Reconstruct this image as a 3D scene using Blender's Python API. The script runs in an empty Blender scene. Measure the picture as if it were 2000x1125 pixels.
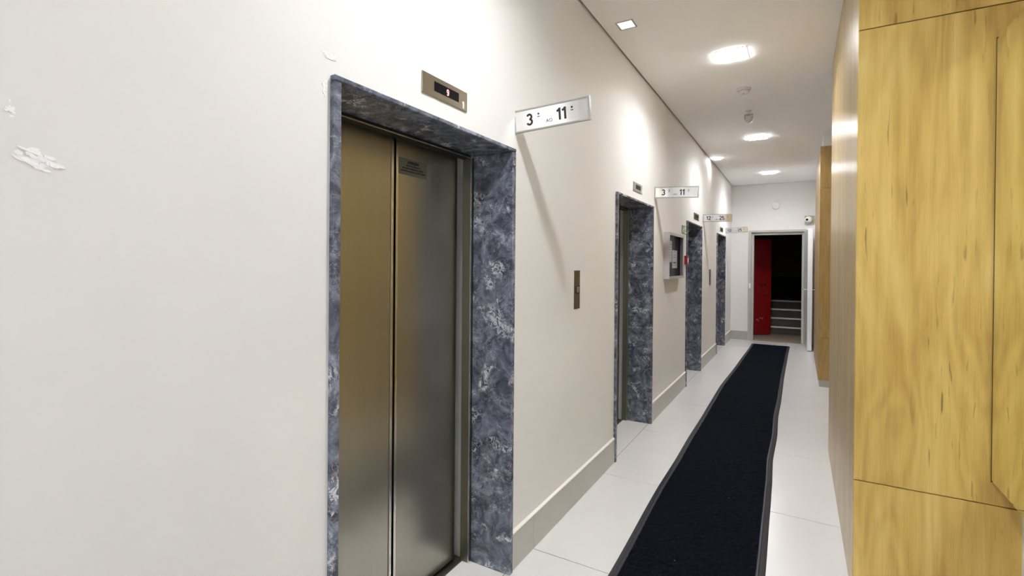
import bpy, bmesh, math, random
from math import sin, cos, pi, radians
from mathutils import Vector, Matrix
random.seed(4)
S = bpy.context.scene
C = S.collection

# ------------------------------------------------------------------ camera
def cam_basis(yaw, pitch, roll):
    cy, sy = cos(yaw), sin(yaw)
    f = Vector((-sy*cos(pitch), cy*cos(pitch), sin(pitch)))
    r = Vector((cy, sy, 0)); u = r.cross(f)
    c, s = cos(roll), sin(roll)
    return c*r + s*u, -s*r + c*u, f
cd = bpy.data.cameras.new('camera'); cam = bpy.data.objects.new('camera', cd); C.objects.link(cam)
r_, u_, f_ = cam_basis(.5254, -.0047, .0086)
M = Matrix((r_, u_, -f_)).transposed().to_4x4(); M.translation = Vector((1.2914, 0, 1.6078))
cam.matrix_world = M
cd.sensor_fit = 'HORIZONTAL'; cd.sensor_width = 36; cd.lens = 965.52*36/2000
cd.shift_y = -42.44/2000
cd.clip_start = .01; cd.clip_end = 100
S.camera = cam
# ------------------------------------------------------------------ world, exposure
w = bpy.data.worlds.new('world'); S.world = w; w.use_nodes = True
w.node_tree.nodes['Background'].inputs[0].default_value = (.02, .02, .022, 1)
w.node_tree.nodes['Background'].inputs[1].default_value = .0
S.view_settings.view_transform = 'Standard'; S.view_settings.look = 'None'
S.view_settings.gamma = 1; S.view_settings.use_curve_mapping = False
S.view_settings.exposure = 8.30
S.cycles.blur_glossy = 0.05
S.cycles.max_bounces = 14; S.cycles.diffuse_bounces = 6
LAMP = .16           # radiance of the lit ceiling panels
LED = .062            # watts of the small bright diode field behind each panel
LAMPCOL = (.985, .985, 1, 1)

# ------------------------------------------------------------------ dimensions
H = 3.372            # ceiling
EY = [1.068, 3.898, 6.818, 9.620]   # near side of each lift surround
EW = 1.16
EH = 2.203
YE = 11.878          # end wall
RX = 1.53            # corridor face of the wood cladding
NB = (2.888, 5.12)   # near wood block, front and back
FB = (7.79, 9.95)    # far wood block
J0, TL = 2.479, 1.176

# ------------------------------------------------------------------ helpers
def box(bm, x0, x1, y0, y1, z0, z1, bev=0):
    vs = [bm.verts.new(p) for p in ((x0,y0,z0),(x1,y0,z0),(x1,y1,z0),(x0,y1,z0),(x0,y0,z1),(x1,y0,z1),(x1,y1,z1),(x0,y1,z1))]
    fs = [bm.faces.new([vs[i] for i in q]) for q in ((3,2,1,0),(4,5,6,7),(0,1,5,4),(1,2,6,5),(2,3,7,6),(3,0,4,7))]
    if bev:
        es = list({e for f in fs for e in f.edges})
        bmesh.ops.bevel(bm, geom=es, offset=bev, segments=1 if bev < .004 else 2, affect='EDGES', profile=.5)
def prism(bm, pts, ax, a, b):
    """extrude a 2-D outline along axis ax from a to b"""
    def P(u, v, t):
        return (t,u,v) if ax == 0 else (u,t,v) if ax == 1 else (u,v,t)
    A = [bm.verts.new(P(u,v,a)) for u,v in pts]; B = [bm.verts.new(P(u,v,b)) for u,v in pts]
    n = len(pts)
    bm.faces.new(A); bm.faces.new(B[::-1])
    for i in range(n): bm.faces.new((A[i], B[i], B[(i+1)%n], A[(i+1)%n]))
def lathe(bm, prof, c=(0,0,0), axis='z', n=28, sgn=1):
    rings = []
    for r, h in prof:
        ring = []
        for k in range(n):
            a = 2*pi*k/n
            u, v = r*cos(a), r*sin(a)
            p = {'z': (u, v, h*sgn), 'y': (u, h*sgn, v), 'x': (h*sgn, u, v)}[axis]
            ring.append(bm.verts.new((c[0]+p[0], c[1]+p[1], c[2]+p[2])))
        rings.append(ring)
    for i in range(len(rings)-1):
        for k in range(n):
            bm.faces.new((rings[i][k], rings[i][(k+1)%n], rings[i+1][(k+1)%n], rings[i+1][k]))
    bm.faces.new(rings[0]); bm.faces.new(rings[-1])
def tube(bm, pts, r, n=10):
    pts = [Vector(p) for p in pts]; rings = []
    for i, p in enumerate(pts):
        d = (pts[min(i+1, len(pts)-1)] - pts[max(i-1, 0)]).normalized()
        a = d.orthogonal().normalized() if i == 0 else (A - d*A.dot(d)).normalized()
        A = a; b = d.cross(a)
        rings.append([bm.verts.new(p + r*(cos(2*pi*k/n)*a + sin(2*pi*k/n)*b)) for k in range(n)])
    for i in range(len(rings)-1):
        for k in range(n): bm.faces.new((rings[i][k], rings[i][(k+1)%n], rings[i+1][(k+1)%n], rings[i+1][k]))
    bm.faces.new(rings[0][::-1]); bm.faces.new(rings[-1])
def obj(name, bm, mat, parent=None, smooth=False, label=None, kind=None, loc=None):
    bmesh.ops.recalc_face_normals(bm, faces=bm.faces)
    me = bpy.data.meshes.new(name); bm.to_mesh(me); bm.free()
    me.materials.append(mat)
    if smooth:
        for p in me.polygons: p.use_smooth = True
        me.set_sharp_from_angle(angle=radians(38))
    o = bpy.data.objects.new(name, me); C.objects.link(o)
    if parent: o.parent = parent
    if loc: o.location = loc
    if label: o['label'] = label
    if kind: o['kind'] = kind
    return o
def B(name, dims, mat, parent=None, bev=0, **k):
    bm = bmesh.new()
    for d in (dims if isinstance(dims[0], (tuple, list)) else [dims]): box(bm, *d, bev=bev)
    return obj(name, bm, mat, parent, **k)
def thing(name, label, cat, loc=(0,0,0), rotz=0, group=None):
    o = bpy.data.objects.new(name, None); C.objects.link(o); o.empty_display_size = .1
    o.location = loc; o.rotation_euler = (0,0,rotz); o['label'] = label; o['category'] = cat
    if group: o['group'] = group
    return o
def structure(name, label, cat='wall', loc=(0,0,0)):
    o = thing(name, label, cat, loc); o['kind'] = 'structure'; return o
def tag(o, label, cat, group=None, kind=None):
    o['label'] = label; o['category'] = cat
    if group: o['group'] = group
    if kind: o['kind'] = kind
    return o
def copy_tree(o, parent=None):
    c = o.copy(); C.objects.link(c); c.parent = parent
    for ch in list(o.children): copy_tree(ch, c)
    return c

# lettering: stroked grotesque figures drawn as thick polylines, letters from the built-in font
def arc(cx, cy, rx, ry, a0, a1, n=14):
    return [(cx+rx*cos(radians(a0+(a1-a0)*i/n)), cy+ry*sin(radians(a0+(a1-a0)*i/n))) for i in range(n+1)]
GL = {  # unit height; each glyph a list of strokes, and its advance
 '1': ([[(.36,.0),(.36,.98)], [(.36,.93),(.27,.80),(.11,.74)]], .56),
 '2': ([arc(.31,.70,.215,.215,175,-25,16)+[(.42,.50),(.14,.20),(.09,.085)], [(.06,.075),(.56,.075)]], .64),
 '3': ([arc(.29,.715,.19,.20,160,-90,16), arc(.29,.29,.215,.22,90,-160,18)], .62),
 '4': ([[(.44,.0),(.44,.95),(.08,.32),(.08,.27),(.60,.27)]], .66),
 '5': ([[(.52,.91),(.17,.91),(.11,.50)]+arc(.29,.31,.22,.235,118,-160,18)], .64),
 '9': ([arc(.30,.66,.20,.25,0,360,20), [(.50,.66),(.49,.30)]+arc(.29,.29,.2,.22,0,-150,10)], .64)}
def stroke(bm, pts, wd, ptf, th, lift):
    n = len(pts)
    L, R = [], []
    for i in range(n):
        a = Vector(pts[max(i-1,0)]); b = Vector(pts[min(i+1,n-1)]); d = (b-a).normalized(); nn = Vector((-d.y, d.x))
        k = 1.0
        if 0 < i < n-1:
            d1 = (Vector(pts[i])-a).normalized(); k = 1/max(.5, abs(d1.dot(d)))
        p = Vector(pts[i]); L.append(p+nn*wd/2*k); R.append(p-nn*wd/2*k)
    top = [[bm.verts.new(ptf(q.x, q.y, lift+th)) for q in s] for s in (L, R)]
    bot = [[bm.verts.new(ptf(q.x, q.y, lift)) for q in s] for s in (L, R)]
    for i in range(n-1):
        bm.faces.new((top[0][i], top[0][i+1], top[1][i+1], top[1][i]))
        bm.faces.new((bot[0][i], bot[1][i], bot[1][i+1], bot[0][i+1]))
        bm.faces.new((top[0][i], bot[0][i], bot[0][i+1], top[0][i+1]))
        bm.faces.new((top[1][i], top[1][i+1], bot[1][i+1], bot[1][i]))
def digits(bm, s, u, v, h, ptf, wd=.17, th=.0008, lift=.0002, gap=0):
    x = u
    for i, ch in enumerate(s):
        st, adv = GL[ch]
        for k, pl in enumerate(st):
            stroke(bm, [(x+a*h, v+b*h) for a, b in pl], wd*h, ptf, th+.00004*k, lift)
        x += adv*h + gap
    return x
def disc(bm, u, v, r, ptf, lift, th=.0008, n=14):
    A = [bm.verts.new(ptf(u+r*cos(2*pi*k/n), v+r*sin(2*pi*k/n), lift+th)) for k in range(n)]
    Bv = [bm.verts.new(ptf(u+r*cos(2*pi*k/n), v+r*sin(2*pi*k/n), lift)) for k in range(n)]
    bm.faces.new(A); bm.faces.new(Bv[::-1])
    for k in range(n): bm.faces.new((A[k], Bv[k], Bv[(k+1)%n], A[(k+1)%n]))
def text(name, s, size, ptf, mat, parent, offset=0, align='CENTER', th=.0004, lift=.0003, label=None, space=1.0):
    cu = bpy.data.curves.new(name, 'FONT'); cu.body = s; cu.size = size; cu.align_x = align
    cu.offset = offset; cu.extrude = th; cu.resolution_u = 3; cu.space_line = space
    o = bpy.data.objects.new('tmp', cu); C.objects.link(o)
    dg = bpy.context.evaluated_depsgraph_get()
    me = bpy.data.meshes.new_from_object(o.evaluated_get(dg)); me.name = name
    bpy.data.objects.remove(o); bpy.data.curves.remove(cu)
    for vt in me.vertices: vt.co = Vector(ptf(vt.co.x, vt.co.y, vt.co.z+lift+th))
    me.materials.clear(); me.materials.append(mat)
    q = bpy.data.objects.new(name, me); C.objects.link(q); q.parent = parent
    if label: q['label'] = label
    return q

# ------------------------------------------------------------------ materials
def new(name):
    m = bpy.data.materials.new(name); m.use_nodes = True
    return m, m.node_tree.nodes, m.node_tree.links, m.node_tree.nodes['Principled BSDF']
def plain(name, col, rough=.5, metal=0, bump=0, bscale=60, var=0, spec=.5, coat=0):
    m, N, Lk, P = new(name)
    P.inputs['Base Color'].default_value = (*col, 1); P.inputs['Roughness'].default_value = rough
    P.inputs['Metallic'].default_value = metal; P.inputs['Specular IOR Level'].default_value = spec
    P.inputs['Coat Weight'].default_value = coat; P.inputs['Coat Roughness'].default_value = .08
    if bump or var:
        g = N.new('ShaderNodeNewGeometry'); n = N.new('ShaderNodeTexNoise'); n.inputs['Scale'].default_value = bscale
        n.inputs['Detail'].default_value = 4
        Lk.new(g.outputs['Position'], n.inputs['Vector'])
        if bump:
            b = N.new('ShaderNodeBump'); b.inputs['Strength'].default_value = bump; b.inputs['Distance'].default_value = .002
            Lk.new(n.outputs['Fac'], b.inputs['Height']); Lk.new(b.outputs['Normal'], P.inputs['Normal'])
        if var:
            n2 = N.new('ShaderNodeTexNoise'); n2.inputs['Scale'].default_value = 1.4; n2.inputs['Detail'].default_value = 5
            Lk.new(g.outputs['Position'], n2.inputs['Vector'])
            r = N.new('ShaderNodeValToRGB')
            r.color_ramp.elements[0].position = .3; r.color_ramp.elements[1].position = .7
            r.color_ramp.elements[0].color = (*[c*(1-var) for c in col], 1); r.color_ramp.elements[1].color = (*[min(1, c*(1+var*.4)) for c in col], 1)
            Lk.new(n2.outputs['Fac'], r.inputs['Fac']); Lk.new(r.outputs['Color'], P.inputs['Base Color'])
    return m
def emit(name, col, s):
    m, N, Lk, P = new(name)
    P.inputs['Base Color'].default_value = (.8, .8, .8, 1)
    P.inputs['Emission Color'].default_value = col; P.inputs['Emission Strength'].default_value = s
    return m
def mapped(N, Lk, scale, offset=None):
    g = N.new('ShaderNodeNewGeometry'); mp = N.new('ShaderNodeMapping'); mp.inputs['Scale'].default_value = scale
    Lk.new(g.outputs['Position'], mp.inputs['Vector'])
    if offset is not None: Lk.new(offset, mp.inputs['Location'])
    return mp.outputs['Vector']
def noise(N, Lk, vec, scale, detail=4, dist=0, rough=.5):
    n = N.new('ShaderNodeTexNoise'); n.inputs['Scale'].default_value = scale; n.inputs['Detail'].default_value = detail
    n.inputs['Distortion'].default_value = dist; n.inputs['Roughness'].default_value = rough
    Lk.new(vec, n.inputs['Vector']); return n.outputs['Fac']
def ramp(N, Lk, fac, stops):
    r = N.new('ShaderNodeValToRGB'); e = r.color_ramp.elements
    while len(e) < len(stops): e.new(.5)
    for i, (p, c) in enumerate(stops):
        e[i].position = p; e[i].color = (*c, 1) if len(c) == 3 else c
    Lk.new(fac, r.inputs['Fac']); return r.outputs['Color']
def mix(N, Lk, fac, a, b, mode='MIX'):
    m = N.new('ShaderNodeMix'); m.data_type = 'RGBA'; m.blend_type = mode
    for s, v in ((m.inputs[0], fac), (m.inputs[6], a), (m.inputs[7], b)):
        if hasattr(v, 'node'): Lk.new(v, s)
        else: s.default_value = v if not isinstance(v, tuple) else (*v, 1)
    return m.outputs[2]
def mathn(N, Lk, op, a, b=0):
    m = N.new('ShaderNodeMath'); m.operation = op
    for s, v in ((m.inputs[0], a), (m.inputs[1], b)):
        if hasattr(v, 'node'): Lk.new(v, s)
        else: s.default_value = v
    return m.outputs[0]

def wood(name, c_dark, c_mid, c_light, rough=.33):
    m, N, Lk, P = new(name)
    oi = N.new('ShaderNodeObjectInfo'); sc = N.new('ShaderNodeVectorMath'); sc.operation = 'SCALE'
    cx = N.new('ShaderNodeCombineXYZ')
    for i, k in enumerate((3.1, 5.7, 17.)): Lk.new(mathn(N, Lk, 'MULTIPLY', oi.outputs['Random'], k), cx.inputs[i])
    off = cx.outputs[0]
    big = noise(N, Lk, mapped(N, Lk, (3.2, 3.2, .55), off), 1.3, 4, 1.2, .55)
    streak = noise(N, Lk, mapped(N, Lk, (26, 26, 1.1), off), 1.5, 6, .6, .6)
    fine = noise(N, Lk, mapped(N, Lk, (150, 150, 4), off), 1.3, 3, .1, .6)
    # cathedral rings
    wv = N.new('ShaderNodeTexWave'); wv.wave_type = 'RINGS'; wv.rings_direction = 'Z'; wv.inputs['Scale'].default_value = 1.0
    wv.inputs['Distortion'].default_value = 5; wv.inputs['Detail'].default_value = 3; wv.inputs['Detail Scale'].default_value = 1.2
    Lk.new(mapped(N, Lk, (7, 7, .55), off), wv.inputs['Vector'])
    cat = noise(N, Lk, mapped(N, Lk, (2.6, 2.6, .42), off), 1.0, 3, .5, .45)
    cat = mathn(N, Lk, 'ADD', mathn(N, Lk, 'MULTIPLY', mathn(N, Lk, 'SINE', mathn(N, Lk, 'MULTIPLY', cat, 95.)), .032), .045)
    a = mathn(N, Lk, 'ADD', mathn(N, Lk, 'MULTIPLY', big, .50), mathn(N, Lk, 'MULTIPLY', streak, .20))
    a = mathn(N, Lk, 'ADD', a, cat)
    a = mathn(N, Lk, 'ADD', a, mathn(N, Lk, 'MULTIPLY', wv.outputs['Fac'], .05))
    a = mathn(N, Lk, 'ADD', a, mathn(N, Lk, 'MULTIPLY', fine, .14))
    col = ramp(N, Lk, a, [(.36, c_dark), (.51, c_mid), (.66, c_light)])
    # short dark checks and knots
    ck = noise(N, Lk, mapped(N, Lk, (52, 52, 3.6), off), 1.2, 2, .3, .5)
    ck = ramp(N, Lk, ck, [(.64, (0,0,0)), (.70, (1,1,1))])
    gate = ramp(N, Lk, noise(N, Lk, mapped(N, Lk, (2.6, 2.6, .8), off), 1.7, 2), [(.46, (0,0,0)), (.60, (.7,.7,.7))])
    col = mix(N, Lk, mathn(N, Lk, 'MULTIPLY', ck, gate), col, tuple(c*.28 for c in c_dark))
    Lk.new(col, P.inputs['Base Color'])
    P.inputs['Roughness'].default_value = rough; P.inputs['Specular IOR Level'].default_value = .55
    b = N.new('ShaderNodeBump'); b.inputs['Strength'].default_value = .18; b.inputs['Distance'].default_value = .0012
    Lk.new(streak, b.inputs['Height']); Lk.new(b.outputs['Normal'], P.inputs['Normal'])
    return m
def marble():
    m, N, Lk, P = new('grey_blue_marble')
    oi = N.new('ShaderNodeObjectInfo'); cx = N.new('ShaderNodeCombineXYZ')
    for i, k in enumerate((9., 4., 6.)): Lk.new(mathn(N, Lk, 'MULTIPLY', oi.outputs['Random'], k), cx.inputs[i])
    v = mapped(N, Lk, (1, 1, 1), cx.outputs[0])
    base = noise(N, Lk, v, 7.5, 9, 1.8, .66)
    col = ramp(N, Lk, base, [(.32, (.035,.042,.06)), (.46, (.095,.107,.145)), (.58, (.18,.20,.26)), (.72, (.36,.385,.46))])
    def vein(sc, dist, wdt, gs, g0):
        n = noise(N, Lk, v, sc, 5, dist, .55)
        d = mathn(N, Lk, 'ABSOLUTE', mathn(N, Lk, 'SUBTRACT', n, .5))
        r = ramp(N, Lk, d, [(0, (1,1,1)), (wdt, (0,0,0))])
        g = ramp(N, Lk, noise(N, Lk, v, gs, 3, .5), [(g0, (0,0,0)), (g0+.10, (1,1,1))])
        return mathn(N, Lk, 'MULTIPLY', r, g)
    col = mix(N, Lk, mathn(N, Lk, 'MULTIPLY', vein(13, 1.6, .022, 6, .46), .5), col, (.50,.53,.60))
    col = mix(N, Lk, mathn(N, Lk, 'MULTIPLY', vein(5.4, 2.0, .012, 3, .45), .7), col, (.018,.02,.028))
    col = mix(N, Lk, mathn(N, Lk, 'MULTIPLY', vein(30, 1.0, .070, 9, .56), 1.0), col, (.72,.75,.80))
    Lk.new(col, P.inputs['Base Color']); P.inputs['Roughness'].default_value = .22
    return m
def brushed(name, col, rough):
    m, N, Lk, P = new(name)
    s = noise(N, Lk, mapped(N, Lk, (34, 34, .35)), 1, 3)
    c = ramp(N, Lk, s, [(.3, tuple(x*.96 for x in col)), (.7, col)])
    Lk.new(c, P.inputs['Base Color']); P.inputs['Metallic'].default_value = 1
    P.inputs['Roughness'].default_value = rough
    return m

M_wall = plain('wall_paint', (.79, .782, .765), .6, bump=.08, bscale=26, var=.018, spec=.4)
M_patch = plain('plaster_filler', (.93, .93, .93), .7, bump=.4, bscale=180)
M_ceil = plain('ceiling_paint', (.93, .925, .92), .85, bump=.05, bscale=40)
M_tile = plain('porcelain_tile', (.68, .68, .685), .24, var=.035, spec=.5)
M_grout = plain('grout', (.16, .15, .14), .9)
M_skirt = plain('skirting_porcelain', (.45, .45, .41), .32, var=.03)
M_white = plain('white_plastic', (.85, .85, .84), .35)
M_seal = plain('white_sealant', (.88, .86, .82), .5)
M_wood = wood('oak_laminate', (.44, .27, .055), (.60, .41, .105), (.72, .53, .18))
M_wood2 = wood('oak_laminate_deep', (.31, .185, .05), (.41, .265, .085), (.50, .34, .12), .38)
M_wood3 = wood('oak_laminate_grazing', (.36, .245, .095), (.49, .355, .15), (.60, .455, .22), .3)  # duller oak: grazing gloss of the side face put into the colour
M_marble = marble()
M_steel = brushed('brushed_steel', (.45, .435, .375), .30)
M_steel2 = brushed('brushed_steel_dark', (.24, .235, .20), .36)
M_edge = plain('bronze_edge', (.10, .07, .025), .25, metal=.5)
M_header = plain('shadowed_header_steel', (.012, .012, .011), .6, spec=.2)  # near black: the shade under the lintel is painted into this colour
M_lip = plain('steel_edge', (.72, .71, .66), .25, metal=1)
M_black = plain('black_gap', (.006, .006, .006), .8)
M_gloss = plain('black_display', (.003, .003, .004), .3, spec=.15)
M_red_led = emit('red_led', (1, .10, .07, 1), .006)
M_ind = brushed('indicator_steel', (.50, .48, .42), .3)
M_ind_b = plain('silver_plate', (.62, .63, .63), .3, metal=.9)
M_num = plain('white_number', (.9, .89, .82), .5)
M_alu = plain('aluminium_profile', (.46, .46, .44), .32, metal=.9)
M_mirror = plain('polished_sign_plate', (.97, .97, .97), .05, metal=1)
M_ink = plain('black_letter', (.008, .009, .01), .4)
M_ink2 = plain('thin_grey_letter', (.16, .16, .16), .5)
M_glass_m = plain('green_tinted_mirror', (.90, .91, .76), .035, metal=1)
M_grille = plain('greyed_plastic', (.45, .44, .42), .5)
M_frame = plain('door_frame_paint', (.50, .49, .46), .4, bump=.1, bscale=30)
M_leaf = plain('white_door_paint', (.86, .86, .86), .3)
M_leafin = plain('grey_gloss_door', (.62, .62, .60), .2, spec=.6)
M_redp = plain('red_door_paint', (.25, .003, .006), .4, bump=.2, bscale=12)
M_scuff = plain('scuffed_paint', (.55, .38, .36), .8)
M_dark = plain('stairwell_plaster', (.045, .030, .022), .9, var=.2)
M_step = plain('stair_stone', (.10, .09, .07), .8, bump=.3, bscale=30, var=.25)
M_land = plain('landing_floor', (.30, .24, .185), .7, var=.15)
M_nose = plain('white_nosing', (.92, .92, .91), .5)
M_dev = plain('glossy_detector_plastic', (.66, .65, .63), .18)
M_case = plain('lilac_grey_case', (.50, .48, .49), .35)
M_felt = plain('dark_board', (.022, .022, .03), .7)
M_paper = plain('paper_sheet', (.88, .86, .90), .7)
M_print = plain('grey_print', (.22, .2, .22), .8)
M_exit = plain('green_sign', (.10, .19, .09), .5)
M_exitw = plain('pale_green_symbol', (.80, .88, .72), .5)
M_alarm = plain('red_plastic', (.24, .008, .018), .35)
M_beige = plain('beige_plate', (.42, .38, .24), .5)
M_lamp = emit('lit_panel', LAMPCOL, LAMP)
M_lamp_off = plain('opal_panel', (.93, .93, .90), .4)
M_lamp_off.node_tree.nodes['Principled BSDF'].inputs['Emission Color'].default_value = (1, 1, .96, 1)
M_lamp_off.node_tree.nodes['Principled BSDF'].inputs['Emission Strength'].default_value = .0035
M_small_lit = emit('small_lit_panel', LAMPCOL, .06)
M_rubber = plain('rubber_edging', (.020, .022, .032), .5)
def matmat():
    m, N, Lk, P = new('vinyl_loop_mat')
    v = mapped(N, Lk, (1, 1, 1))
    a = noise(N, Lk, v, 85, 4, 1.5, .7)
    big = noise(N, Lk, v, 5, 4, 0)
    c = ramp(N, Lk, a, [(.42, (.0003, .0008, .0022)), (.56, (.0022, .0042, .0105)), (.70, (.020, .026, .042))])
    c = mix(N, Lk, ramp(N, Lk, big, [(.35, (0,0,0)), (.75, (.35,)*3)]), c, (.003, .005, .006))
    vo = N.new('ShaderNodeTexVoronoi'); vo.inputs['Scale'].default_value = 9; Lk.new(v, vo.inputs['Vector'])
    sp = ramp(N, Lk, vo.outputs['Distance'], [(0, (1,1,1)), (.022, (1,1,1)), (.028, (0,0,0))])
    c = mix(N, Lk, sp, c, (.25, .25, .27))
    Lk.new(c, P.inputs['Base Color']); P.inputs['Roughness'].default_value = .95; P.inputs['Specular IOR Level'].default_value = .08
    b = N.new('ShaderNodeBump'); b.inputs['Strength'].default_value = .9; b.inputs['Distance'].default_value = .004
    Lk.new(a, b.inputs['Height']); Lk.new(b.outputs['Normal'], P.inputs['Normal'])
    return m
M_mat = matmat()

# ------------------------------------------------------------------ floor
floor = structure('floor', 'pale grey porcelain tile floor of the lift corridor', 'floor')
B('grout_bed', [(-.27, 4.6, -4.2, YE, -.06, -.0025)], M_grout, floor)
JX = -.012
def tile(x0, x1, y0, y1):
    g = .0026
    if x1-x0 < .02 or y1-y0 < .02: return
    B('tile', (x0+g, x1-g, y0+g, y1-g, -.012, 0), M_tile, floor, bev=.0008)
ys = [J0+TL*k for k in range(-6, 9)]
xs = [JX, JX+1.09, JX+2.18, JX+3.27, 4.6]
for i in range(len(ys)-1):
    y0, y1 = max(ys[i], -4.2), min(ys[i+1], YE)
    if y1 <= y0: continue
    for k in range(4):
        x0, x1 = xs[k], xs[k+1]
        if k >= 2 and (1.3 < y0 < 3.6 or y0 > 8.6): continue
        tile(x0, x1, y0, y1)
for ey in EY:                                   # tiles running into each lift recess
    a, b = ey+.028, ey+EW-.028
    cuts = [a]+[y for y in ys if a+.03 < y < b-.03]+[b]
    for y0, y1 in zip(cuts[:-1], cuts[1:]):
        B('tile', (-.268, JX-.0016, y0+(.0016 if y0 > a else 0), y1-(.0016 if y1 < b else 0), -.012, 0), M_tile, floor, bev=.0008)

# ------------------------------------------------------------------ left wall with lift openings
HT = 3.44
wl = structure('wall_left', 'cream painted wall that holds the four lifts')
segs = []; y = -4.2
for ey in EY:
    segs.append((-.45, 0, y, ey+.004, -.06, HT)); segs.append((-.45, 0, ey+.004, ey+EW-.004, EH-.004, HT)); y = ey+EW-.004
segs.append((-.45, 0, y, YE+.01, -.06, HT))
B('wall_surface', segs, M_wall, wl)
def patch(cy, cz, wy, wz, n=7, rot=0):
    bm = bmesh.new()
    for k in range(n):
        a = random.uniform(0, 2*pi); rr = math.sqrt(random.random())
        ax, az = rr*cos(a)*wy*.62, rr*sin(a)*wz*.62
        oy = cy+ax*cos(rot)-az*sin(rot); oz = cz+ax*sin(rot)+az*cos(rot)
        m = 11; ry, rz = wy*random.uniform(.10, .34), wz*random.uniform(.06, .20)
        ph = random.uniform(-.5, .5); pts = []
        for j in range(m):
            t = 2*pi*j/m; q = random.uniform(.6, 1.15)
            u, v = ry*q*cos(t), rz*q*sin(t)
            pts.append((oy+u*cos(ph+rot)-v*sin(ph+rot), oz+u*sin(ph+rot)+v*cos(ph+rot)))
        prism(bm, pts, 0, 0, .0004+.00012*k)
    obj('plaster_patch', bm, M_patch, wl, label='white filler smear on the cream paint')
patch(.331, 1.892, .012, .026, 14)
patch(.372, 1.803, .050, .032, 24, -.2)
patch(1.060, 2.262, .042, .016, 20, -.2)
patch(1.045, 2.155, .014, .042, 16)
patch(1.185, 2.228, .02, .006, 4, -.1)

# ------------------------------------------------------------------ ceiling
cl = structure('ceiling', 'flat off-white plasterboard ceiling with shadow gap at the walls', 'ceiling')
B('ceiling_board', (.016, 4.6, -4.19, YE-.012, H, H+.018), M_ceil, cl)
B('ceiling_slab', (-.45, 4.7, -4.2, YE+.01, HT, HT+.1), M_ceil, cl)

# ------------------------------------------------------------------ end wall and doorway
we = structure('wall_end', 'cream end wall around the stair doorway')
DX0, DX1, DZ = .345, 1.423, 2.375
B('wall_surface', [(0, DX0+.004, YE, YE+.16, -.06, HT), (DX1-.004, 4.0, YE, YE+.16, -.06, HT), (DX0+.004, DX1-.004, YE, YE+.16, DZ-.004, HT)], M_wall, we)
d1 = structure('door_1', 'steel framed stair doorway with white leaf folded open', 'door', (DX0, YE, 0))
W = DX1-DX0
B('door_frame', [(0, .055, -.025, .17, 0, DZ), (W-.035, W, -.025, .17, 0, DZ), (.055, W-.035, -.025, .17, DZ-.045, DZ)], M_frame, d1, bev=.004)
B('door_stop', [(.055, .105, .03, .17, 0, DZ-.045), (W-.075, W-.035, .03, .17, 0, DZ-.045), (.105, W-.075, .03, .17, DZ-.10, DZ-.045)], M_frame, d1, bev=.004)
B('strike_plate', (.018, .052, -.034, -.02, 1.13, 1.235), M_white, d1, bev=.003, label='small white door contact')
# leaf: local frame at hinge, swung towards the camera
lf = bpy.data.objects.new('door_leaf', None)
bm = bmesh.new(); box(bm, 0, .075, -.94, 0, .012, 2.33, bev=.003)
lf = obj('door_leaf', bm, M_leaf, d1); lf.location = (W-.035, -.03, 0); lf.rotation_euler = (0, 0, radians(3.4))
B('leaf_panel', (-.0035, -.0002, -.92, -.03, .03, 2.31), M_leafin, lf, label='glossy grey inner skin of the open leaf')
for s in (-1, 1):
    bm = bmesh.new(); x = 0 if s < 0 else .075
    box(bm, min(x-.004*(s<0)-.002, x), max(x, x+.006*(s>0)), -.905, -.865, 1.04, 1.24, bev=.002)
    tube(bm, [(x+s*.004, -.885, 1.165), (x+s*.055, -.885, 1.165), (x+s*.062, -.875, 1.165), (x+s*.062, -.77, 1.165)], .010)
    obj('lever_handle', bm, M_lip, lf, smooth=True, label='bright lever handle')

# ------------------------------------------------------------------ right-hand wood blocks
wr = structure('wall_right', 'oak laminate clad wall block nearest the camera on the right')
B('core', (RX+.018, 3.2, NB[0]+.018, NB[1]-.018, 0, HT), M_black, wr)
def panels(par, mat, face, a0, a1, pos, zs, th=.018, g=.0022):
    for (z0, z1) in zip(zs[:-1], zs[1:]):
        z0g, z1g = z0+(g if z0 > zs[0] else 0), z1-(g if z1 < zs[-1] else 0)
        if face == 'front': B('wood_panel', (a0, a1, pos, pos+th, z0g, z1g), mat, par, bev=.0012)
        elif face == 'back': B('wood_panel', (a0, a1, pos-th, pos, z0g, z1g), mat, par, bev=.0012)
        else: B('wood_panel', (pos, pos+th, a0, a1, z0g, z1g), mat, par, bev=.0012)
zs = [0.004, .583, 2.741, H-.002]
panels(wr, M_wood, 'front', RX+.0005, 3.2, NB[0], zs)
panels(wr, M_wood, 'back', RX+.0005, 3.2, NB[1], zs)
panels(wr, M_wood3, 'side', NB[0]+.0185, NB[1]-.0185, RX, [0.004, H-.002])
wf = structure('wall_right_far', 'oak laminate clad wall block beyond the side passage')
B('core', (RX+.018, 3.2, FB[0]+.018, FB[1]-.018, .085, 3.20), M_black, wf)
B('plinth', (RX+.012, 3.2, FB[0]+.008, FB[1]-.01, 0, .085), M_skirt, wf)
zf = [.088, .655, 2.655, 3.215]
panels(wf, M_wood2, 'front', RX+.0005, 3.2, FB[0], zf)
panels(wf, M_wood2, 'back', RX+.0005, 3.2, FB[1], zf)
panels(wf, M_wood2, 'side', FB[0]+.0185, FB[1]-.0185, RX, zf)
B('bulkhead', (RX+.035, 3.2, FB[0]+.01, FB[1]-.01, 3.218, HT), M_wall, wf, label='white plaster strip above the wood')
ws = structure('wall_side', 'cream walls closing the side passage on the right')
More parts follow.
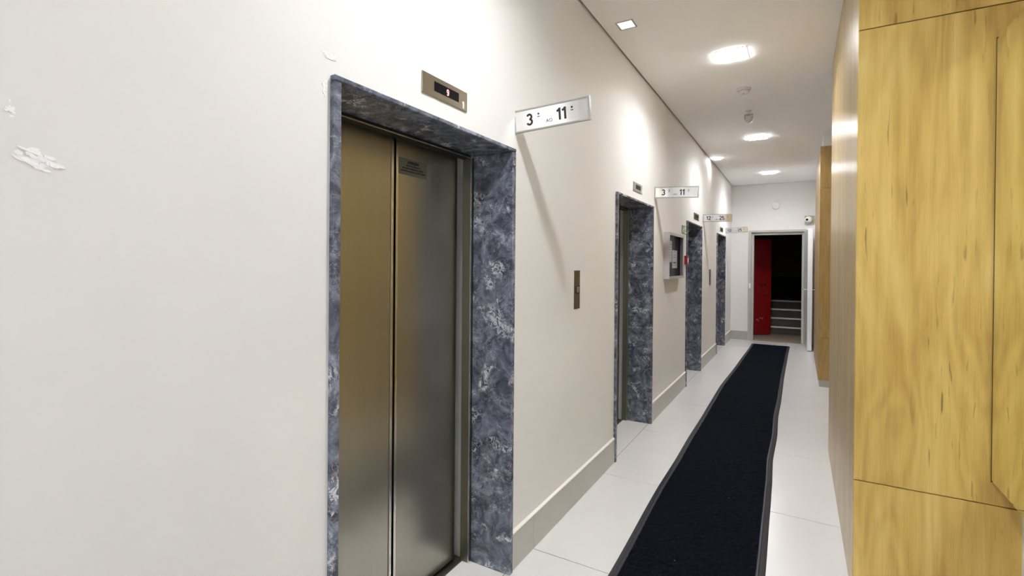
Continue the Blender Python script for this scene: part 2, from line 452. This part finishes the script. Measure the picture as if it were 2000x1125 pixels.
B('wall_surface', [(3.2, 3.3, NB[1]-.4, FB[0]+.4, -.06, HT), (1.62, 1.72, FB[1], YE, -.06, HT), (1.72, 3.2, FB[1], FB[1]+.1, -.06, HT)], M_wall, ws)
wb = structure('wall_lobby', 'cream walls of the lobby behind and beside the camera')
B('wall_surface', [(2.12, 2.24, 1.2, NB[0], -.06, HT), (2.24, 4.6, 1.2, 1.3, -.06, HT), (4.6, 4.7, -4.2, 1.3, -.06, HT), (0, 4.6, -4.3, -4.2, -.06, HT)], M_wall, wb)

# mirror beside the near wood block
mr = thing('wall_mirror', 'tall green-tinted wall mirror standing at right angles to the near oak panels', 'mirror', (2.12, 1.3, .685))
L = NB[0]-1.3-.002
B('backing_box', (-.097, 0, -.0, L, 0, 1.915), M_wood, mr, bev=.002)
L -= .006
B('edge_strip', (-.1015, -.0965, L+.0005, L+.0055, 0, 1.915), M_edge, mr, label='dark bronze edge strip')
bm = bmesh.new(); b = .012
x0, x1 = -.097, -.103
vs = [[bm.verts.new((x, yy, zz)) for yy, zz in ((i, i), (L-i, i), (L-i, 1.915-i), (i, 1.915-i))] for x, i in ((x0, 0), (x1, b))]
bm.faces.new(vs[1][::-1]); bm.faces.new(vs[0])
for k in range(4): bm.faces.new((vs[0][k], vs[0][(k+1)%4], vs[1][(k+1)%4], vs[1][k]))
obj('mirror_glass', bm, M_glass_m, mr)

# ------------------------------------------------------------------ baseboards
bl = structure('baseboard_left', 'grey porcelain skirting tiles along the lift wall', 'baseboard')
y = -4.2
runs = []
for ey in EY: runs.append((y, ey)); y = ey+EW
runs.append((y, YE-.0135))
for a, b in runs:
    cuts = [a]+[q for q in ys if a+.04 < q < b-.04]+[b]
    for y0, y1 in zip(cuts[:-1], cuts[1:]):
        B('skirting_tile', (0.0002, .012, y0+.001, y1-.001, .0005, .190), M_skirt, bl, bev=.001)
    bm = bmesh.new(); prism(bm, [(.0002, .1905), (.0125, .1905), (.0105, .196), (.0002, .206)], 1, a, b)
    obj('sealant_line', bm, M_seal, bl)
be = structure('baseboard_end', 'short grey skirting tile left of the stair doorway', 'baseboard')
B('skirting_tile', (.0135, DX0-.002, YE-.012, YE, .0005, .190), M_skirt, be, bev=.001)
B('sealant_line', (.0135, DX0-.002, YE-.0115, YE, .1905, .200), M_seal, be)

# ------------------------------------------------------------------ stairwell beyond the doorway
wz = structure('wall_stairwell', 'dark unlit walls of the stairwell')
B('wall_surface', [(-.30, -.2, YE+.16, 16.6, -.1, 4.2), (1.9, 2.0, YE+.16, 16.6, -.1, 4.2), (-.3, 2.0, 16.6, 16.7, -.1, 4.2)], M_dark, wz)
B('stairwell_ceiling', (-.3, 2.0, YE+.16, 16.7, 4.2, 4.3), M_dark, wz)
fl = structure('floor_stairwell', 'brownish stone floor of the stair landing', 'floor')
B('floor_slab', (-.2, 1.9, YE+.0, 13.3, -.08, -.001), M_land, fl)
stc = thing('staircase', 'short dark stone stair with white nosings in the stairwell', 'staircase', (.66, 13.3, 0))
sy = [0, .295, .59, .885]; sz = [.182, .368, .558, .752]
for k in range(4):
    y1 = sy[k+1] if k < 3 else 3.3
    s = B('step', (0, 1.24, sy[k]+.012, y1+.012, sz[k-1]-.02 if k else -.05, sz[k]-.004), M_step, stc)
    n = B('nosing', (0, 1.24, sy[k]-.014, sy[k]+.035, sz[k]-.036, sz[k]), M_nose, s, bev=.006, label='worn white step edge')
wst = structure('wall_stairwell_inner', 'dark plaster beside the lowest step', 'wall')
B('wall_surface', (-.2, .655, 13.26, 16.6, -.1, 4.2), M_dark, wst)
# brown soffit of the upper flight
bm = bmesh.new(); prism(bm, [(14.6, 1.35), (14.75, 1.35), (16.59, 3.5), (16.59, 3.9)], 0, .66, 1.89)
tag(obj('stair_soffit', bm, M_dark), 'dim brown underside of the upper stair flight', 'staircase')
# red fire door
d2 = structure('door_2', 'red painted fire door standing open inside the stairwell', 'door', (-.03, 12.55, 0))
ang = math.atan2(13.05-12.55, .74+.03)
d2.rotation_euler = (0, 0, ang); LL = math.hypot(.77, .5)
rl = B('door_leaf', (0, LL, 0, .045, .01, 2.24), M_redp, d2, bev=.002)
bm = bmesh.new(); lathe(bm, [(.024, 0), (.024, .006), (.011, .008), (.011, .05)], (LL-.09, 0, .985), 'y', 14, -1)
tube(bm, [(LL-.09, -.045, .985), (LL-.10, -.052, .985), (LL-.21, -.052, .978)], .011)
obj('lever_handle', bm, M_lip, rl, smooth=True, label='pale lever handle')
bm = bmesh.new(); lathe(bm, [(.03, 0), (.03, .006), (.012, .008), (.01, .012)], (LL-.15, 0, 1.165), 'y', 14, -1)
box(bm, LL-.27, LL-.15, -.012, 0, 1.155, 1.175, bev=.002)
obj('lock_escutcheon', bm, M_black, rl, label='black lock fitting')
bm = bmesh.new()
for (u, v, a, b2) in ((LL-.33, .36, .06, .010), (LL-.25, .40, .05, .008), (LL-.20, .385, .035, .012), (LL-.30, .33, .04, .007)):
    prism(bm, [(u+a*.5*cos(t)*random.uniform(.7, 1.1), v+b2*sin(t)*random.uniform(.7, 1.3)+.3*a*.5*cos(t)) for t in [2*pi*j/9 for j in range(9)]], 1, -.0008, 0)
obj('paint_scuff', bm, M_scuff, rl, label='pale chipped paint')

# ------------------------------------------------------------------ lifts
DG = 1.687-1.068            # leaf joint, from the near side of the surround
def make_lift(loc, label):
    t = thing('elevator', label, 'elevator', loc)
    xo, xb = .020, -.228
    i0, i1 = .030, EW-.030
    B('marble_jamb', (xb, xo, 0, i0, .0, EH-.0185), M_marble, t, bev=.003)
    B('marble_jamb', (xb, xo, i1, EW, .0, EH-.0185), M_marble, t, bev=.003)
    B('marble_lintel', (xb, xo+.001, 0, EW, EH-.018, EH), M_marble, t, bev=.003)
    # steel portal behind the marble
    for a, b, c in ((i0-.02, i0+.022, i0+.022), (i1-.022, i1+.02, i1-.026)):
        o = B('steel_jamb', (-.282, xb-.001, a, b, 0, EH-.03), M_steel2, t, bev=.002)
        B('edge_lip', (xb-.001, xb+.004, min(b, c)-.004 if a < .3 else a-.003, min(b, c)+.002 if a < .3 else a+.004, 0, EH-.035), M_lip, o, label='bright folded steel edge')
    o = B('steel_header', (-.282, xb-.001, i0+.022, i1-.022, EH-.034, EH-.0185), M_header, t)
    B('edge_lip', (xb-.001, xb+.004, i0+.022, i1-.024, EH-.035, EH-.031), M_lip, o, label='bright folded steel edge')
    B('shaft_back', (-.42, -.36, i0-.02, i1+.02, -.03, EH-.02), M_black, t)
    # two sliding leaves that meet off centre with folded edges
    d = B('door_panel', (-.345, -.312, i0-.01, DG-.024, .008, EH-.02), M_steel, t, bev=.001)
    B('edge_lip', (-.314, -.308, DG-.0225, DG-.0085, .008, EH-.022), M_lip, d, label='bright folded steel edge')
    d2_ = B('door_panel', (-.345, -.312, DG+.022, i1-.032, .008, EH-.02), M_steel, t, bev=.001)
    B('edge_lip', (-.314, -.308, DG+.0065, DG+.0205, .008, EH-.022), M_lip, d2_, label='bright folded steel edge')
    B('door_sill', [(-.36, -.2845, i0-.01, i1+.01, -.03, -.004), (-.283, -.27, i0, i1, -.03, .002)], M_steel2, t, bev=.001)
    return t, d2_
labs = ['nearest lift with grey-blue marble surround and steel doors carrying a notice plate',
        'second lift from the camera, marble surround, seen steeply from the side',
        'third lift, marble surround, just beyond the wall display case',
        'farthest lift, marble surround, closest to the end wall']
lift, leaf2 = make_lift((0, EY[0], 0), labs[0]); lift['group'] = 'lifts along the left wall'
for k in range(1, 4):
    c = copy_tree(lift); c.location = (0, EY[k], 0); c['label'] = labs[k]
# the notice plate on the nearest lift only
def plane_x(x, y0, z0):
    return lambda u, v, n: (x+n, y0+u, z0+v)
pl = B('notice_plate', (-.312, -.3105, 1.712-EY[0], 1.912-EY[0], 2.023, 2.100), plain('notice_metal', (.14, .14, .11), .4), leaf2, bev=.0006, label='small metal warning plate')
pl.parent = lift
text('plate_text', 'ATENÇÃO', .0165, plane_x(-.3105, 1.812-EY[0], 2.078), M_ink, pl, offset=.0009)
text('plate_text', 'ANTES DE ENTRAR NO\nELEVADOR VERIFIQUE SE O MESMO\nENCONTRA-SE PARADO NESTE ANDAR', .0095, plane_x(-.3105, 1.812-EY[0], 2.064), M_ink, pl, offset=.0002, space=1.35)

# ------------------------------------------------------------------ floor indicators above the lifts
inds = [(1.503, 1.807, 2.282, 2.368, M_ind, '9', '1', 'brushed steel floor indicator showing red 9 above the nearest lift'),
        (4.374, 4.668, 2.276, 2.360, M_ind_b, None, '2', 'silver floor indicator above the second lift'),
        (7.345, 7.742, 2.268, 2.360, M_steel2, None, '3', 'dark steel floor indicator above the third lift'),
        (10.06, 10.43, 2.262, 2.346, M_steel2, None, '4', 'dark steel floor indicator above the farthest lift')]
for (y0, y1, z0, z1, mt, led, num, lab) in inds:
    t = thing('floor_indicator', lab, 'indicator', (0, y0, z0), group='lift floor indicators')
    w_, h_ = y1-y0, z1-z0
    B('face_plate', (0.0003, .006, 0, w_, 0, h_), mt, t, bev=.0015)
    B('display_window', (.0058, .0068, w_*.24, w_*.79, h_*.30, h_*.76), M_gloss, t, bev=.0004)
    if led:
        bm = bmesh.new(); digits(bm, led, w_*.505, h_*.36, .027, plane_x(.0068, 0, 0), wd=.16)
        obj('led_digit', bm, M_red_led, t, label='red glowing figure nine')
    bm = bmesh.new(); digits(bm, num, w_*.865, h_*.10, .031, plane_x(.006, 0, 0), wd=.30)
    obj('lift_number', bm, M_num, t, label='white adhesive lift number')

# ------------------------------------------------------------------ projecting floor signs
def make_sign(y0, z0, z1, Ls, dz, yaw, txt, lab, lighttilt=0):
    t = thing('direction_sign', lab, 'sign', (0.0, y0, z0), yaw, 'projecting floor signs')
    tilt = math.asin(dz/Ls); t.rotation_euler = (0, -tilt, yaw)
    h = z1-z0
    f = .009
    B('frame_rail', (.004, Ls, -.007, .007, 0, f), M_alu, t, bev=.002)
    B('frame_rail', (.004, Ls, -.007, .007, h-f, h), M_alu, t, bev=.002)
    B('frame_rail', (Ls-.010, Ls+.002, -.0075, .0075, -.001, h+.001), M_alu, t, bev=.002)
    B('wall_bracket', (.0005, .006, -.009, .009, -.004, h+.002), M_alu, t, bev=.001)
    p = B('sign_plate', (.006, Ls-.010, -.004, .004, f, h-f), M_mirror, t, label='polished reflective plate')
    ptf = lambda u, v, n: (u, -.004-n, v)
    a, b = txt; dh = h*.52; v0 = h*.245
    for st, u in ((a, Ls*(.165 if len(a) == 1 else .105)), (b, Ls*.56)):
        for ch in st:
            bm = bmesh.new(); u = digits(bm, ch, u, v0, dh, ptf) - (dh*.10 if st == '11' else 0)
            obj('black_figure', bm, M_ink, p)
    u2 = Ls*(.775 if b == '11' else .84)
    for u in (Ls*.335, u2):
        bm = bmesh.new(); disc(bm, u, v0+dh*.84, h*.044, ptf, .0002); obj('ordinal_dot', bm, M_ink, p)
        B('ordinal_bar', (u-h*.055, u+h*.055, -.005, -.0042, v0+dh*.58, v0+dh*.64), M_ink, p)
    text('small_lettering', 'AO', h*.20, lambda u, v, n: (u, -.004-n, v), M_ink2, p, offset=.0006).location = (Ls*.475, 0, v0)
    return t
make_sign(2.252, 2.289, 2.408, .405, .030, radians(6), ('3', '11'), 'projecting sign 3 to 11 beside the nearest lift')
make_sign(5.142, 2.298, 2.412, .425, -.014, radians(5.5), ('3', '11'), 'projecting sign 3 to 11 beside the second lift')
make_sign(8.125, 2.285, 2.400, .415, -.002, radians(10), ('12', '25'), 'projecting sign 12 to 25 beside the third lift')
make_sign(10.86, 2.262, 2.372, .410, .022, radians(7), ('12', '25'), 'projecting sign 12 to 25 beside the farthest lift')

# ------------------------------------------------------------------ call stations
for y0, y1, z0, z1, lab in ((3.050, 3.146, 1.310, 1.568, 'slim steel call station between the first and second lifts'),
                            (8.80, 8.95, 1.280, 1.545, 'slim steel call station between the third and fourth lifts')):
    t = thing('call_station', lab, 'call button', (0, y0, z0), group='lift call stations')
    w_, h_ = y1-y0, z1-z0
    B('face_plate', (.0003, .004, 0, w_, 0, h_), M_steel2, t, bev=.001)
    b = B('button_bezel', (.0038, .006, w_*.22, w_*.90, h_*.40, h_*.60), M_black, t, bev=.001)
    B('button_cap', (.006, .0078, w_*.36, w_*.78, h_*.425, h_*.575), M_ind_b, b, bev=.001, label='silver push button')
    bm = bmesh.new(); lathe(bm, [(.0035, 0), (.0035, .0006), (.002, .001)], (.004, w_*.5, h_*.90), 'x', 10)
    obj('screw', bm, M_black, t)

# ------------------------------------------------------------------ wall display case, exit sign, alarm point
t = thing('display_case', 'grey glazed notice case mounted on the wall before the third lift', 'notice board', (0, 5.56, 1.455))
Wc, Hc, Dc = .82, .52, .058
B('case_body', [(0.0005, .012, .0, Wc, .0, Hc), (.012, Dc, 0, .016, 0, Hc), (.012, Dc, Wc-.016, Wc, 0, Hc), (.012, Dc, .016, Wc-.016, 0, .016), (.012, Dc, .016, Wc-.016, Hc-.016, Hc)], M_case, t)
bm = bmesh.new()
for d in ((Dc, Dc+.006, 0, .014, 0, Hc), (Dc, Dc+.006, Wc-.07, Wc, 0, Hc), (Dc, Dc+.006, .014, Wc-.07, 0, .03), (Dc, Dc+.006, .014, Wc-.07, Hc-.03, Hc)): box(bm, *d)
obj('door_rim', bm, M_case, t)
B('pin_board', (.012, .016, .016, Wc-.016, .016, Hc-.016), M_felt, t)
n1 = B('notice_sheet', (.0165, .0175, .36, .62, .12, .33), M_paper, t)
n2 = B('notice_sheet', (.0165, .0175, .17, .33, .19, .435), M_paper, t)
for k, (a, b, c) in enumerate(((.05, .13, .19), (.05, .17, .15), (.05, .18, .125), (.04, .19, .055), (.05, .15, .03))):
    B('printed_line', (.0176, .0179, .37+a, .37+b, .12+c, .12+c+(.018 if k == 3 else .006)), M_print, n1)
for k in range(6):
    B('printed_line', (.0176, .0179, .19, .31-.015*(k%3), .39-.03*k, .396-.03*k), M_print, n2)
mg, N, Lk, P = new('case_glass')
ms = N.new('ShaderNodeMixShader'); tr = N.new('ShaderNodeBsdfTransparent'); gl = N.new('ShaderNodeBsdfGlossy'); lw = N.new('ShaderNodeLayerWeight'); lw.inputs['Blend'].default_value = .5
fc = mathn(N, Lk, 'MULTIPLY', mathn(N, Lk, 'POWER', lw.outputs['Facing'], 4.0), .22)
gl.inputs['Roughness'].default_value = .03; tr.inputs['Color'].default_value = (.9, .9, .92, 1)
Lk.new(fc, ms.inputs[0]); Lk.new(tr.outputs[0], ms.inputs[1]); Lk.new(gl.outputs[0], ms.inputs[2])
Lk.new(ms.outputs[0], N['Material Output'].inputs['Surface'])
B('glass_pane', (Dc-.004, Dc-.001, .016, Wc-.016, .016, Hc-.016), mg, t)
bm = bmesh.new(); lathe(bm, [(.009, 0), (.009, .006), (.004, .008)], (Dc+.006, Wc-.035, Hc*.5), 'x', 14); obj('lock', bm, M_lip, t, smooth=True)

t = thing('exit_sign', 'small green and white emergency route sign above the notice case', 'sign', (0, 6.525, 2.012))
B('sign_board', (.0003, .004, 0, .275, 0, .110), M_exit, t, bev=.0006)
q = lambda u, v, n: (.004+n, u, v)
bm = bmesh.new()
box(bm, .0041, .0048, .165, .262, .010, .100)
obj('symbol_panel', bm, M_exitw, t)
bm = bmesh.new()   # running figure
disc(bm, .085, .088, .011, q, .0002)
for pts, wd in (([(.082, .074), (.075, .046)], .020), ([(.082, .070), (.105, .060), (.118, .068)], .009), ([(.080, .070), (.058, .060), (.050, .046)], .009),
                ([(.076, .048), (.095, .034), (.090, .012)], .011), ([(.074, .046), (.056, .030), (.034, .028)], .011)):
    stroke(bm, pts, wd, q, .0007, .0002)
obj('running_figure', bm, M_exitw, t)
bm = bmesh.new(); stroke(bm, [(.213, .085), (.213, .045)], .020, lambda u, v, n: (.0048+n, u, v), .0005, .0001)
prism(bm, [(.186, .050), (.240, .050), (.213, .022)], 0, .0049, .0055)
obj('arrow_symbol', bm, M_exit, t)

t = thing('fire_alarm_point', 'dark red alarm box on the wall beside the third lift', 'alarm', (0, 6.700, 1.62))
B('housing', (.0005, .040, 0, .095, 0, .115), M_alarm, t, bev=.004)
B('press_panel', (.0395, .042, .018, .077, .03, .085), M_paper, t, bev=.001, label='pale press panel')

# ------------------------------------------------------------------ end wall fittings
t = thing('wall_detector', 'round white detector high on the end wall', 'detector', (.858, YE, 2.889))
bm = bmesh.new(); lathe(bm, [(.075, 0), (.075, .012), (.066, .024), (.03, .034), (.0, .036)][:-1]+[(.004, .036)], (0, 0, 0), 'y', 28, -1); obj('housing', bm, M_white, t, smooth=True)
bm = bmesh.new(); lathe(bm, [(.014, 0), (.012, .008), (.006, .012)], (-.02, -.031, .025), 'y', 14, -1); obj('sensor_lens', bm, M_white, t, smooth=True)
t = thing('security_camera', 'white dome camera on a beige box above the open door leaf', 'camera', (1.475, YE, 2.565))
B('mounting_box', (-.085, .085, -.045, 0, -.085, .085), M_beige, t, bev=.004)
bm = bmesh.new(); lathe(bm, [(.062, .045), (.066, .06), (.064, .085), (.052, .108), (.030, .124), (.006, .128)], (-.02, 0, .005), 'y', 24, -1); dm = obj('dome', bm, M_white, t, smooth=True)
bm = bmesh.new(); lathe(bm, [(.022, .112), (.022, .128), (.010, .131)], (-.045, 0, .0), 'y', 16, -1); obj('lens', bm, M_gloss, t, smooth=True)

# ------------------------------------------------------------------ ceiling fittings
def lamp(x, y, sz, mat, lab, thick=.010, dep=.004, rim=None, cat='ceiling light', group='square ceiling lights', led=0, size=.15, spread=150):
    t = thing('ceiling_light', lab, cat, (x, y, H), group=group)
    h = sz/2; r = h+.012
    B('rim', [(-r, r, -r, -h, -dep, -.0002), (-r, r, h, r, -dep, -.0002), (-r, -h, -h, h, -dep, -.0002), (h, r, -h, h, -dep, -.0002)], M_white if rim is None else rim, t)
    bm = bmesh.new(); a, b = h-.001, h-.006
    vs = [[bm.verts.new((s1*q, s2*q, z)) for s1, s2 in ((-1,-1),(1,-1),(1,1),(-1,1))] for q, z in ((a, -.001), (a, -thick+.002), (b, -thick))]
    bm.faces.new(vs[2]); bm.faces.new(vs[0])
    for i in range(2):
        for k in range(4): bm.faces.new((vs[i][k], vs[i][(k+1)%4], vs[i+1][(k+1)%4], vs[i+1][k]))
    obj('diffuser', bm, mat, t)
    if led:
        ld = bpy.data.lights.new('diode_field', 'AREA'); ld.shape = 'DISK'; ld.size = size; ld.energy = led; ld.spread = radians(spread); ld.color = LAMPCOL[:3]
        lo = bpy.data.objects.new('diode_field', ld); C.objects.link(lo); lo.parent = t; lo.location = (0, 0, -thick-.003)
    return t
LX = .79
for y, lab in ((4.50, 'nearest lit square ceiling light in view, before the smoke detector'),
               (7.52, 'middle lit square ceiling light, beyond the sprinkler-like sensor'),
               (10.47, 'farthest lit square ceiling light, nearest the end wall'),
               (1.60, 'lit square ceiling light above the nearest lift, over the frame'),
               (-1.40, 'lit square ceiling light just behind the camera'),
               (-3.40, 'lit square ceiling light far behind the camera')):
    lamp(LX+(.05 if y < 2 else 0), y, .22, M_lamp, lab, thick=.016, led=LED)
lamp(.180, 3.560, .105, M_lamp_off, 'small square white ceiling panel near the left wall before the second lift', thick=.006, group='small square wall-side lights', rim=M_grille)
lamp(.120, 8.70, .105, M_small_lit, 'small lit ceiling light close to the left wall beyond the third lift', thick=.020, group='small square wall-side lights', led=.006, size=.07, spread=180)

for x, y, lab in ((3.1, -.3, 'unseen fill light added in the lobby to the right, behind the camera'), (3.1, -2.6, 'unseen fill light added in the far lobby corner behind the camera')):  # unseen lamps added to brighten the near wall and wood
    lamp(x, y, .22, M_lamp, lab, thick=.016, led=LED*.35)
t = thing('smoke_detector', 'round white smoke detector on the ceiling between two square lights', 'detector', (.80, 5.42, H))
bm = bmesh.new(); lathe(bm, [(.068, 0), (.068, .010), (.060, .018), (.042, .020)], (0,0,0), 'z', 28, -1); obj('base', bm, M_dev, t, smooth=True)
bm = bmesh.new(); lathe(bm, [(.050, .018), (.054, .026), (.050, .042), (.034, .050), (.016, .052)], (0,0,0), 'z', 28, -1); obj('sensor_head', bm, M_dev, t, smooth=True)
bm = bmesh.new(); lathe(bm, [(.055, .0265), (.055, .031)], (0,0,0), 'z', 28, -1); obj('vent_band', bm, M_grille, t, smooth=True)
bm = bmesh.new(); lathe(bm, [(.006, .050), (.005, .054)], (.0, -.02, 0), 'z', 10, -1); obj('status_light', bm, M_gloss, t)

t = thing('motion_sensor', 'white hanging motion sensor behind the smoke detector', 'sensor', (.785, 6.20, H))
bm = bmesh.new(); lathe(bm, [(.030, 0), (.030, .006), (.014, .010), (.013, .050)], (0,0,0), 'z', 18, -1); obj('ceiling_stem', bm, M_dev, t, smooth=True)
bm = bmesh.new()
for s in (-1, 1): box(bm, s*.040-.004, s*.040+.004, -.018, .018, -.095, -.045, bev=.002)
box(bm, -.042, .042, -.018, .018, -.052, -.044, bev=.002)
obj('bracket', bm, M_grille, t)
bm = bmesh.new(); bmesh.ops.create_uvsphere(bm, u_segments=22, v_segments=14, radius=.038)
for v in bm.verts: v.co.z = v.co.z*1.15-.098
obj('sensor_ball', bm, M_dev, t, smooth=True)

# ------------------------------------------------------------------ mat
def interp(tab, y):
    if y <= tab[0][0]: return tab[0][1]
    for (a, p), (b, q) in zip(tab[:-1], tab[1:]):
        if y <= b:
            k = (y-a)/(b-a); k = k*k*(3-2*k)*.5+k*.5
            return p+(q-p)*k
    return tab[-1][1]
LE = [(-3.2, .46), (2.46, .454), (3.64, .424), (4.19, .424), (4.85, .414), (5.54, .414), (6.12, .407), (7.1, .398), (8.86, .436), (10.7, .462), (11.33, .465)]
RE = [(-3.2, 1.17), (2.88, 1.158), (3.61, 1.147), (4.03, 1.140), (4.63, 1.124), (5.28, 1.133), (5.98, 1.120), (6.7, 1.128), (7.98, 1.127), (10.13, 1.142), (11.33, 1.156)]
YM0, YM1 = -3.2, 11.33
mt = thing('runner_mat', 'long black corridor runner mat with ridged rubber edging', 'mat', (0, 0, 0))
BW = .046
bm = bmesh.new(); ny, nx = 560, 30; rows = []
for j in range(ny+1):
    y = YM0+(YM1-YM0)*j/ny; a, b = interp(LE, y)+BW-.004, interp(RE, y)-BW+.004
    rows.append([bm.verts.new((a+(b-a)*i/nx, y, .0085+random.uniform(-.0016, .0016))) for i in range(nx+1)])
for j in range(ny):
    for i in range(nx): bm.faces.new((rows[j][i], rows[j][i+1], rows[j+1][i+1], rows[j+1][i]))
# skirt down to the floor so the pad has thickness
for side in (0, nx):
    low = [bm.verts.new((rows[j][side].co.x, rows[j][side].co.y, .0008)) for j in range(ny+1)]
    for j in range(ny): bm.faces.new((rows[j][side], rows[j+1][side], low[j+1], low[j]))
for j in (0, ny):
    low = [bm.verts.new((v.co.x, v.co.y, .0008)) for v in rows[j]]
    for i in range(nx): bm.faces.new((rows[j][i], rows[j][i+1], low[i+1], low[i]))
obj('loop_pile', bm, M_mat, mt)
for side, tab, s in (('l', LE, 1), ('r', RE, -1)):
    bm = bmesh.new(); prof = [(0, .0006), (.002, .0022), (.028, .0095), (.031, .0075), (.034, .0115), (.043, .0115), (.046, .008), (.046, .0006)]
    rows = []
    for j in range(281):
        y = YM0+(YM1-YM0)*j/280; x = interp(tab, y)
        rows.append([bm.verts.new((x+s*u, y, z)) for u, z in prof])
    n = len(prof)
    for j in range(280):
        for i in range(n): bm.faces.new((rows[j][i], rows[j][(i+1)%n], rows[j+1][(i+1)%n], rows[j+1][i]))
    bm.faces.new(rows[0]); bm.faces.new(rows[-1])
    obj('rubber_edging', bm, M_rubber, mt, smooth=True, label='charcoal ridged rubber border')
